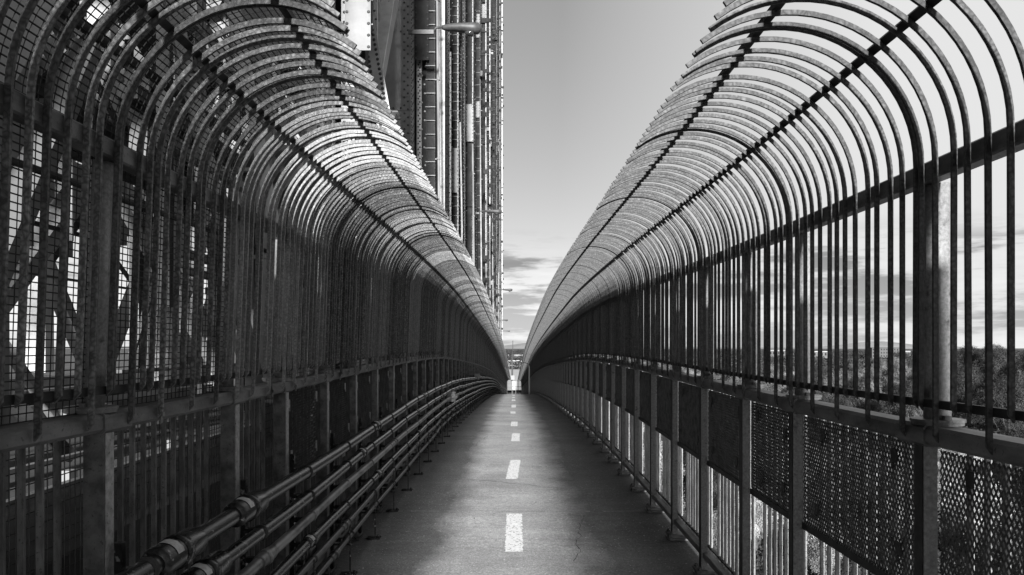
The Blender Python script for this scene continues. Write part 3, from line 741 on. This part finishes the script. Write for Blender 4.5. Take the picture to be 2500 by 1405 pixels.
# roadway deck and its kerb barrier
k = MB(); k.sweep([(-16.2, -0.8), (-4.2, -0.8), (-4.2, -0.35), (-16.2, -0.35)], [(0, y, Z(max(y, 0))) for y in range(-14, 133, 4)]); tag(k.build('roadway', M['asphalt']), kind='structure')
bar_ = empty('roadway_barrier', (-4.1, 0, 0), 'low metal barrier between the roadway and the truss, seen through the left railing', 'barrier'); bar_.location = (0, 0, 0)
k = MB()
for z in (0.15, 0.5): k.sweep([(-4.15, z), (-4.07, z), (-4.07, z + 0.18), (-4.15, z + 0.18)], [(0, y, Z(max(y, 0)) - 0.3) for y in range(-14, 131, 4)])
k.build('guard_rails', M['steel'], bar_)
k = MB()
for y in np.arange(-12, 130, 2.1): k.box(-4.25, -4.155, y, y + 0.12, Z(max(y, 0)) - 0.36, Z(max(y, 0)) + 0.45)
k.build('barrier_posts', M['truss'], bar_)
k = MB()
for y in np.arange(-12, 130, 2.85): k.box(-16.2, XT - 0.05, y, y + 0.25, Z(max(y, 0)) - 1.6, Z(max(y, 0)) - 0.82)
k.box(-3.4, -3.2, -14, 6, -0.8, -0.3); k.box(-2.2, -1.9, -14, 8, -0.7, -0.4)
tag(k.build('floor_beams', M['truss_dark']), 'dark transverse floor beams under the roadway and truss', 'floor beams')

# cable ladders and pale conduits running up the columns
for ci, y in enumerate(COLS[1:], 1):
    top = col_top(y); zg = Z(y)
    lab = ['on the nearest column beside the cage', 'on the second column from the cage', 'on the third column, its foot ending in mid air'][ci - 1] if ci < 4 else None
    t = empty('cable_ladder', (XT + 0.42, y + 0.7, zg), 'dark ladder rack with rungs %s' % lab if lab else 'thin dark ladder rack on one of the far truss columns', 'cable ladder', 'ladder racks up the truss columns')
    z0 = {1: 6.2, 2: 2.9, 3: 4.4}.get(ci, 3.0); k = MB(); zt_ = top - 2 - zg
    for xo in (-0.10, 0.10): k.box(xo - 0.012, xo + 0.012, -0.03, 0.03, z0, zt_)
    k.box(-0.085, 0.085, 0.0, 0.01, z0, zt_); k.build('rack', M['truss_dark'], t)
    rm_ = MB().box(-0.13, 0.13, -0.05, -0.012, 0, 0.02).mesh('rung', M['truss']); z = z0 + 0.1; nr = 0
    while z < min(zt_, 1.67 + 0.5 * y) and nr < (90 if ci < 4 or ci % 2 else 0): put('rung', rm_, t, (0, 0, z)); nr += 1; z += 0.36 if ci < 5 else 0.75
    t = empty('conduit', (XT + 0.62, y + 0.8, zg), 'pale vertical conduit %s' % lab if lab else 'thin pale conduit on one of the far truss columns', 'conduit', 'pale conduits up the truss')
    z1 = z0 - 0.8 if ci > 1 else z0 + 0.9; k = MB(); k.tube([(0, 0, z1), (0.02, 0, z1 + 3), (-0.05 - 0.03 * (ci % 3), 0, min(zt_, z1 + 7 + 5 * (ci % 3)))], 0.034 if ci < 4 else 0.05, 10); k.build('tube', M['truss' if ci in (2, 4, 7, 9, 12) else 'conduit'], t, True)
    k = MB(); z = z1 + 0.4
    while z < min(zt_, z1 + 6.5 + 5 * (ci % 3)): k.tube([(0, 0, z), (0, 0, z + 0.05)], 0.05 if ci < 4 else 0.065, 10); k.box(-0.3, 0, -0.01, 0.01, z, z + 0.03); z += 2.1
    k.build('clips', M['truss'], t)

rh = random.Random(5)
hm = {}
for ci, y in enumerate(COLS[1:15], 1):
    for j in range(0 if ci == 1 else (3 if ci < 7 else 2)):
        yy = y + 2.2 + 2.0 * j + rh.uniform(-0.3, 0.3); w_ = rh.choice([0.08, 0.14, 0.22]); z0 = rh.uniform(0.5, 9); z1 = z0 + rh.uniform(3, 16)
        x0 = XT + rh.uniform(0.05, 0.5); mk = rh.choice(['truss', 'truss_dark', 'truss_dark', 'truss_pale', 'conduit']); k = MB()
        k.box(x0, x0 + w_, yy, yy + 0.12, z0 + Z(yy), z1 + Z(yy))
        hg = k.build('hanger', M[mk], truss)
        if mk != 'conduit' and ci < 8:
            k = MB(); z = z0
            while z < z1: k.dome((x0 + w_ * 0.5 + rh.uniform(-1, 1) * w_ * 0.25, yy, z + Z(yy)), 0.026, (0, -1, 0)); z += 0.17
            tag(k.build('rivets', M['rivet' if mk != 'truss_dark' else 'truss'], hg), kind='stuff')
    # diagonal riveted flange crossing the gap between two columns
    k = MB(); a = 1 if ci % 2 else -1
    k.bar((XT + 0.05, y + 1.6, 4 + 9 * (a < 0)), (XT + 0.05, y + 7.8, 4 + 9 * (a > 0)), 0.26, 0.05, up=(0, 0, 1)); k.build('flange', M['truss_pale' if ci % 2 else 'truss'], truss)
k = MB(); k.bar((-2.72, 12.2, 8.6), (-2.06, 12.2, 4.9), 0.26, 0.03, up=(0, 1, 0)); fl_ = k.build('flange', M['truss_pale'], truss)
k = MB()
for j in range(46):
    t_ = (j + 0.5) / 46
    for o_ in (-0.07, 0.07): k.dome((-2.72 + 0.66 * t_ + o_, 12.18, 8.6 - 3.7 * t_ + 0.04 * (o_ > 0)), 0.028, (0, -1, 0))
tag(k.build('rivets', M['rivet'], fl_), kind='stuff')
k = MB(); k.bar((-2.95, 12.4, 8.8), (-2.30, 12.4, 5.0), 0.24, 0.03, up=(0, 1, 0)); k.build('web_plate', M['truss_dark'], truss)
k = MB(); k.tube([(-2.66, 10.0, 9), (-2.58, 10.0, 5.4)], 0.035, 10); k.build('drain_pipe', M['conduit'], truss, True)
# mass of lesser steel between the near truss and the roadway
t = empty('service_gantry', (-4.5, 0, 0), 'crowded struts and laced members behind the wire mesh of the left cage', 'gantry')
rg = random.Random(21)
for j in range(170):
    x = rg.uniform(-5.5, 0.4); y = rg.uniform(3.2, 30); z0 = rg.uniform(-1, 8); L = rg.uniform(1.5, 6); w_ = rg.choice([0.06, 0.1, 0.16, 0.26])
    kind_ = rg.random(); mk = rg.choice(['truss', 'truss', 'truss_dark', 'bwall', 'truss_dark', 'truss'])
    if kind_ < 0.4: q = ((x, y, z0), (x, y, z0 + L))
    elif kind_ < 0.65: q = ((x, y, z0), (x, y + L, z0))
    else: q = ((x, y, z0), (x - rg.uniform(0, 1.5), y + L * rg.choice([-0.6, 0.6]), z0 + L * 0.8))
    if q[1][0] > 1.2: continue
    MB().bar(q[0], q[1], w_, w_ * 0.7).build('strut', M[mk], t)
for j in range(60):
    x = rg.uniform(-7.5, -3.5); y = rg.uniform(5, 34); z0 = rg.uniform(-0.5, 7); L = rg.uniform(3, 8); w_ = rg.uniform(0.25, 0.6)
    q = rg.choice([((x, y, z0), (x, y, z0 + L)), ((x, y, z0), (x, y + L, z0)), ((x, y, z0), (x, y + L * 0.7, z0 + L * 0.7))])
    MB().bar(q[0], q[1], w_, w_ * 0.6).build('girder', M[rg.choice(['truss', 'truss', 'truss_pale', 'truss_dark'])], t)
# white boxed member and cable boxes close to the left cage
t = empty('boxed_strut', (-3.2, 4.0, -1.0), 'pale boxed steel strut rising behind the wire mesh at the far left', 'strut')
MB().box(-0.16, 0.16, 0, 0.4, 0, 12).build('casing', M['bwall'], t)
for zb_ in (1.4, 2.7, 4.0, 5.3): MB().box(-0.36, 0.05, -0.05, -0.001, zb_, zb_ + 0.14).build('clamp', M['truss_dark'], t)
t = empty('boxed_strut', (-5.4, 7.2, -1.0), 'second pale strut, thinner and deeper behind the left wire mesh', 'strut')
MB().box(-0.2, 0.2, 0, 0.4, 0, 14).build('casing', M['bwall'], t)
t = empty('service_pipes', (-3.0, 0, 0), 'dark horizontal service pipes running behind the left cage', 'pipe')
for (zz, xx_, rr_) in ((2.9, -0.4, 0.03), (4.3, -0.6, 0.05)):
    MB().tube([(xx_, y, zz + Z(max(y, 0))) for y in range(-4, 60, 2)], rr_, 8).build('pipe_run', M['truss_dark'], t, True)

# ------------------------------------------------------------------ street lamps on the truss
LL = ['nearest street lamp head, large against the truss high up', 'second street lamp, still in front of the truss columns',
      'third street lamp, its arm reaching out against the clouds', 'fourth street lamp, small above the left cage', 'farthest street lamp, tiny beside the end of the cage']
def lamp_head(L=0.72):
    b = MB(); secs = [(0, .03, .03, 0), (.04, .055, .04, 0), (.16, .085, .055, 0), (.36, .115, .065, -.004), (.55, .135, .085, -.014), (.66, .11, .08, -.012), (L, .04, .035, .0)]
    n = 12
    for (x, w, h, dz) in secs:
        for k in range(n):
            a = 2 * math.pi * k / n; zz = math.sin(a) * h * (0.8 if math.sin(a) > 0 else 0.75); b.v.append((x, math.cos(a) * w, zz + dz))
    for i in range(len(secs) - 1):
        for k in range(n): b.f.append((i*n+k, i*n+(k+1) % n, (i+1)*n+(k+1) % n, (i+1)*n+k))
    b.f.append(tuple(reversed(range(n)))); b.f.append(tuple((len(secs)-1)*n + k for k in range(n)))
    return b
lh = lamp_head().mesh('lamp_head', M['lamp'], True)
le = MB(); le.tube([(0.5, 0, -0.062), (0.5, 0, -0.095)], [0.10, 0.06], 14); lem = le.mesh('lens', M['glass'], True)
for i, (d, h) in enumerate(((18.0, 7.8), (41.5, 7.65), (63, 4.9), (90, 3.3), (110, 2.4))):
    z = 1.67 + h; ls = (1, 1, 0.8, 0.7, 0.6)[i]; x = (-1.78, -1.68, -0.93, -1.45, -1.2)[i]
    t = empty('street_lamp', (XT + 0.02, d, z), LL[i], 'street lamp', 'lamps on arms fixed to the truss')
    put('lamp_head', lh, t, (x - XT, 0, 0)).scale = (1.35 * ls, 1.35 * ls, 2.1 * ls)
    kk = MB(); kk.tube([(0.62, 0, -0.10), (0.70, 0, 0.0), (x - XT + 0.03, 0, 0.01)], 0.03, 10); kk.build('arm', M['lamp'], t, True)
    put('lens', lem, t, (x - XT, 0, 0)).scale = (1.35 * ls, 1.35 * ls, 2.1 * ls)
    kk = MB(); kk.box(0.02, 0.64, -0.03, 0.03, -0.16, -0.06); kk.build('bracket', M['lamp'], t)

# ------------------------------------------------------------------ far end of the path
def portal(name, y, xs, label, right=True, r=0.055):
    zg = Z(y); t = empty(name, (xs, y, zg), label, 'portal frame')
    s = 1 if right else -1
    pts = [(0, 0, 0), (0, 0, 2.3)]
    for k in range(1, 13):
        a = R(118 * k / 12); pts.append((-s * 0.46 + s * 0.46 * math.cos(a), 0, 2.35 + 0.46 * math.sin(a)))
    for yo in (0, 0.55):
        MB().tube([(p[0], yo, p[2]) for p in pts], r, 8).build('hoop', M['white'], t, True)
    k = MB()
    for j in range(2, len(pts), 2): k.tube([(pts[j][0], 0, pts[j][2]), (pts[j][0], 0.55, pts[j][2])], 0.03, 6)
    for z in (1.0, 1.5): k.tube([(0, 0, z), (0, 0.55, z)], 0.03, 6)
    k.build('ties', M['white'], t)
    return t
portal('portal_frame', 61.5, 1.27, 'white painted hooped frame standing out of the right cage far down the path')
portal('portal_frame', 129.5, -1.25, 'small white hooped frame at the far end of the left cage', right=False, r=0.09)
zg = Z(131)
t = empty('end_gate', (0, 131.5, zg), 'pale barred gate with a panel closing the far end of the path', 'gate')
k = MB()
for x in (-0.35, 0.25, 0.75, 1.25): k.box(x - 0.04, x + 0.04, -0.05, 0.05, 0, 2.6)
for z in (0.9, 1.5, 2.55): k.box(-0.35, 1.25, -0.03, 0.03, z - 0.04, z + 0.04)
k.build('frame', M['steel'], t)
k = MB(); k.box(-0.3, 0.42, -0.02, 0.02, 0.95, 2.5); k.build('panel', M['conduit'], t)
k = MB()
for j in range(12): k.box(0.3 + j*0.075, 0.32 + j*0.075, -0.01, 0.01, 0.05, 2.5)
k.build('bars', M['steel'], t)
t = empty('road_sign', (-0.6, 150, -13), 'square grey road sign on a pole between the two cages', 'sign')
k = MB(); k.tube([(0.35, 0.1, -5), (0.35, 0.1, 16)], 0.06, 8); k.build('pole', M['lamp'], t, True)
k = MB(); k.box(-0.05, 0.72, 0, 0.04, 8.0, 8.9); k.build('board', M['truss'], t)
k = MB(); k.box(0.02, 0.65, -0.008, -0.002, 8.16, 8.2); k.box(0.02, 0.65, -0.008, -0.002, 8.32, 8.35); k.build('board_lines', M['label'], t)

# ------------------------------------------------------------------ ground, roads, hill
GZ = -19.0
def ground_z(x, y):
    h = 13.6 * math.exp(-(((x - 138) / 46) ** 2 + ((y - 140) / 75) ** 2))
    h += 3.5 * math.exp(-(((x - 60) / 40) ** 2 + ((y - 230) / 60) ** 2))
    return GZ + h + 0.8 * math.sin(x * 0.021) * math.sin(y * 0.017)
xs = sorted(set([-9000, -5000, -2500, -1200, -600, -300, -150] + list(range(-120, 421, 15)) + [500, 700, 1000, 1500, 2500, 5000, 9000]))
yss = sorted(set([-3000, -600, -200] + list(range(-100, 481, 15)) + [560, 700, 900, 1300, 2000, 3500, 6000, 12000]))
b = MB()
for y in yss:
    for x in xs: b.v.append((x, y, ground_z(x, y)))
nx = len(xs)
for j in range(len(yss) - 1):
    for i in range(nx - 1): b.f.append((j*nx+i, j*nx+i+1, (j+1)*nx+i+1, (j+1)*nx+i))
tag(b.build('ground', M['ground'], smooth=True), kind='structure')
b = MB(); b.add([(-60, 330, GZ + 1.3), (9, 330, GZ + 1.3), (16, 640, GZ + 1.3), (-90, 640, GZ + 1.3)], [(0, 1, 2, 3)]); tag(b.build('plaza', M['plaza']), kind='structure')
# a service road and parking terraces below the right railing
for (y0, y1, x0, x1, dz, m_, nm) in ((22, 33, 6, 75, 1.1, 'concrete', 'service_road'), (40, 49, 6, 85, 1.2, 'plaza', 'parking_lane'), (10, 17, 6, 60, 1.1, 'plaza', 'lower_road')):
    b = MB(); b.box(x0, x1, y0, y1, GZ - 1, GZ + dz); tag(b.build(nm, M[m_]), kind='structure')
b = MB()
for k in range(20): b.box(8 + 3*k, 8.12 + 3*k, 41, 45.5, GZ + 1.204, GZ + 1.208)
tag(b.build('parking_bay_lines', M['asphalt']), kind='structure')
# far hills
b = MB(); n = 60
for i in range(n + 1):
    x = -6000 + 12000 * i / n
    h = 75 * math.exp(-((x - 350) / 420) ** 2) + 85 * math.exp(-((x - 4900) / 500) ** 2) + 12 + 8 * math.sin(x * 0.0013)
    b.v += [(x, 9500, -40), (x, 10000, h * 0.9 - 5), (x, 11500, -40)]
for i in range(n): b.f += [(3*i, 3*i+3, 3*i+4, 3*i+1), (3*i+1, 3*i+4, 3*i+5, 3*i+2)]
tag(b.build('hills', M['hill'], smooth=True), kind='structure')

# ------------------------------------------------------------------ trees
def crown_mesh(seed, H, Rr, nclump, nleaf, leaf, m, lobes=9):
    rng = np.random.default_rng(seed)
    cs = []; 
    for k in range(lobes):
        a = rng.uniform(0, 2*np.pi); rr = Rr * rng.uniform(0.0, 0.62); z = H * rng.uniform(0.45, 0.86)
        cs.append((rr*np.cos(a), rr*np.sin(a), z, Rr * rng.uniform(0.30, 0.46)))
    cs.append((0, 0, H * 0.84, Rr * 0.42))
    V = []; 
    for k in range(nclump):
        c = cs[rng.integers(len(cs))]; d = rng.normal(size=3); d /= np.linalg.norm(d)
        p = np.array(c[:3]) + d * c[3] * rng.uniform(0.72, 1.04) * np.array([1, 1, 0.85])
        if p[2] < H * 0.18: continue
        pts = p + rng.normal(size=(nleaf, 3)) * leaf * 1.6
        nn = d + rng.normal(size=(nleaf, 3)) * 0.38; u = np.cross(nn, rng.normal(size=(nleaf, 3))); u /= np.linalg.norm(u, axis=1)[:, None]
        w = np.cross(u, nn); w /= np.linalg.norm(w, axis=1)[:, None]
        sz = leaf * rng.uniform(0.6, 1.4, (nleaf, 1))
        V.append(np.stack([pts - u*sz*0.6, pts + w*sz*0.4, pts + u*sz*0.6, pts - w*sz*0.4], 1))
    V = np.concatenate(V).reshape(-1, 3); n = len(V) // 4
    me = bpy.data.meshes.new('crown'); me.vertices.add(len(V)); me.vertices.foreach_set('co', V.ravel())
    me.loops.add(len(V)); me.loops.foreach_set('vertex_index', np.arange(len(V))); me.polygons.add(n)
    me.polygons.foreach_set('loop_start', np.arange(n) * 4); me.polygons.foreach_set('loop_total', np.full(n, 4)); me.update(calc_edges=True)
    me.materials.append(m); return me, cs
def trunk_mesh(seed, H, cs):
    rnd = random.Random(seed); b = MB()
    b.tube([(0, 0, -1.5), (0.05, 0, H*0.2), (0.1, 0.05, H*0.45), (0, 0, H*0.75)], [H*0.032, H*0.026, H*0.018, H*0.007], 8)
    for c in cs[:8]:
        z0 = H * rnd.uniform(0.2, 0.42)
        b.tube([(0.05, 0, z0), (c[0]*0.5, c[1]*0.5, (z0 + c[2])/2 - 0.1*H*0.3), (c[0], c[1], c[2] + c[3]*0.5)], [H*0.014, H*0.009, H*0.003], 6)
    return b.mesh('trunk', M['bark'], True)
PROTO = []
for i, (H, Rr, nc, nl, lf, mk, lab) in enumerate([
    (11, 4.6, 2600, 9, 0.13, 'leafA', 'dark broad tree in the wood beyond the right railing'),
    (10, 4.2, 2600, 9, 0.13, 'leafB', 'mid grey rounded tree in the wood beyond the right railing'),
    (9, 4.4, 2600, 9, 0.12, 'leafC', 'pale rounded tree in the wood beyond the right railing'),
    (12, 4.0, 2200, 8, 0.13, 'leafB', 'taller loose tree in the wood beyond the right railing'),
    (8, 4.8, 1300, 7, 0.11, 'leafA', 'thin half bare tree in the wood beyond the right railing')]):
    me, cs = crown_mesh(100 + i, H, Rr, nc, nl, lf, M[mk]); PROTO.append((me, trunk_mesh(i, H, cs), lab, H))
rt = random.Random(11); placed = []; tries = 0
while len(placed) < 290 and tries < 30000:
    tries += 1
    y = 58 + 330 * rt.random() ** 1.5; r_ = rt.uniform(0.15, 0.74) if y < 260 else rt.uniform(0.05, 0.72); x = y * r_
    if x < 9: continue
    mind = 6.3 + y * 0.012
    if any((x - a) ** 2 + (y - b_) ** 2 < mind * mind for a, b_, _ in placed): continue
    placed.append((x, y, 0))
for i, (x, y, _) in enumerate(placed):
    hill = x > 60 and y < 220
    k = rt.choice([0, 0, 1, 3, 4]) if hill else rt.choice([0, 1, 1, 2, 2, 3, 4])
    me, tr, lab, H = PROTO[k]; s_ = rt.uniform(0.75, 1.25)
    if y < 110 and not hill: s_ *= 0.8
    t = empty('tree', (x, y, ground_z(x, y)), lab, 'tree', 'trees of the wood beyond the right railing' + (', ' + lab.split(' tree')[0] + ' ones'))
    t.rotation_euler = (0, 0, rt.uniform(0, 6.28)); t.scale = (s_, s_, s_ * rt.uniform(0.9, 1.1))
    put('crown', me, t); put('trunk', tr, t)
# low bushes and the far wood read as one mass each
def leaf_field(name, pts, size, m, seed, per=60, flat=0.6):
    rng = np.random.default_rng(seed); V = []
    for (x, y, z, r) in pts:
        d = rng.normal(size=(per, 3)); d /= np.linalg.norm(d, axis=1)[:, None]; d[:, 2] = np.abs(d[:, 2]) * 1.0
        p = np.array([x, y, z]) + d * r * np.array([1, 1, flat]) * rng.uniform(0.8, 1.05, (per, 1))
        u = rng.normal(size=(per, 3)); u /= np.linalg.norm(u, axis=1)[:, None]; w = np.cross(u, rng.normal(size=(per, 3))); w /= np.linalg.norm(w, axis=1)[:, None]
        sz = size * rng.uniform(0.6, 1.4, (per, 1)) * r
        V.append(np.stack([p - u*sz, p + w*sz*0.7, p + u*sz, p - w*sz*0.7], 1))
    V = np.concatenate(V).reshape(-1, 3); n = len(V) // 4
    me = bpy.data.meshes.new(name); me.vertices.add(len(V)); me.vertices.foreach_set('co', V.ravel())
    me.loops.add(len(V)); me.loops.foreach_set('vertex_index', np.arange(len(V))); me.polygons.add(n)
    me.polygons.foreach_set('loop_start', np.arange(n) * 4); me.polygons.foreach_set('loop_total', np.full(n, 4)); me.update(calc_edges=True)
    me.materials.append(m); return put(name, me)
pts = []
for k in range(1500):
    y = 50 + 150 * rt.random(); x = y * rt.uniform(0.12, 0.75)
    pts.append((x, y, ground_z(x, y), rt.uniform(1.0, 2.6)))
tag(leaf_field('undergrowth', pts, 0.07, M['leafA'], 3, 180, 1.0), 'bushes and undergrowth filling the ground between the trees', 'undergrowth', kind='stuff')
pts = []
for k in range(5200):
    y = 380 + 3200 * rt.random() ** 1.7; x = y * rt.uniform(-0.12, 0.80)
    if -95 < x < 14 + y * 0.004 and y < 660: continue
    pts.append((x, y, GZ + 1, rt.uniform(5, 9)))
tag(leaf_field('distant_wood', pts, 0.13, M['leafA'], 4, 60, 1.1), 'far wood stretching to the horizon', 'wood', kind='stuff')

# ------------------------------------------------------------------ far buildings
def building(x, y, w, dpt, h, floors, cols_, m, label, roof=0.6):
    t = empty('building', (x, y, GZ), label, 'building', None)
    k = MB(); k.box(-w/2, w/2, 0, dpt, -1, h); k.build('wall', M[m], t)
    k = MB(); k.box(-w/2 - 0.2, w/2 + 0.2, -0.2, dpt + 0.2, h + 0.002, h + roof); k.build('roof', M['truss_dark' if m == 'brick' else 'concrete'], t)
    k = MB(); cw = w / cols_; fh = h / floors
    for f in range(floors):
        for c in range(cols_): k.box(-w/2 + cw*(c+0.28), -w/2 + cw*(c+0.72), -0.06, 0.01, fh*(f+0.3), fh*(f+0.75))
    tag(k.build('windows', M['window'], t))
    return t
building(455, 900, 36, 15, 19.5, 5, 11, 'brick', 'tall brick block on the skyline behind the wood')
building(408, 1000, 44, 15, 14.5, 2, 9, 'bwall', 'long low white hall left of the brick block on the skyline')
building(505, 960, 22, 12, 15, 2, 6, 'bwall', 'small white hall right of the brick block on the skyline')
building(375, 1050, 22, 12, 16, 2, 6, 'bwall', 'white hall at the left end of the skyline row')
building(-5, 700, 20, 15, 7.5, 3, 8, 'bwall', 'white office block in the gap between the cages')
building(9, 690, 9, 15, 6.0, 2, 3, 'brick', 'dark low block right of the white office in the gap')
building(-21, 720, 9, 15, 9, 3, 3, 'brick', 'dark block left of the white office in the gap')
building(8, 1050, 34, 15, 9, 1, 6, 'bwall', 'long white shed among far trees in the gap between the cages')
t = empty('flood_light_mast', (-1.2, 420, GZ + 1), 'thin tall mast on the pale plaza between the cages', 'mast')
MB().tube([(0, 0, 0), (0, 0, 16)], [0.35, 0.2], 8).build('pole', M['lamp'], t, True)
k = MB(); k.box(-1.2, 1.2, -0.2, 0.2, 9, 9.5); k.build('lamps', M['lamp'], t)
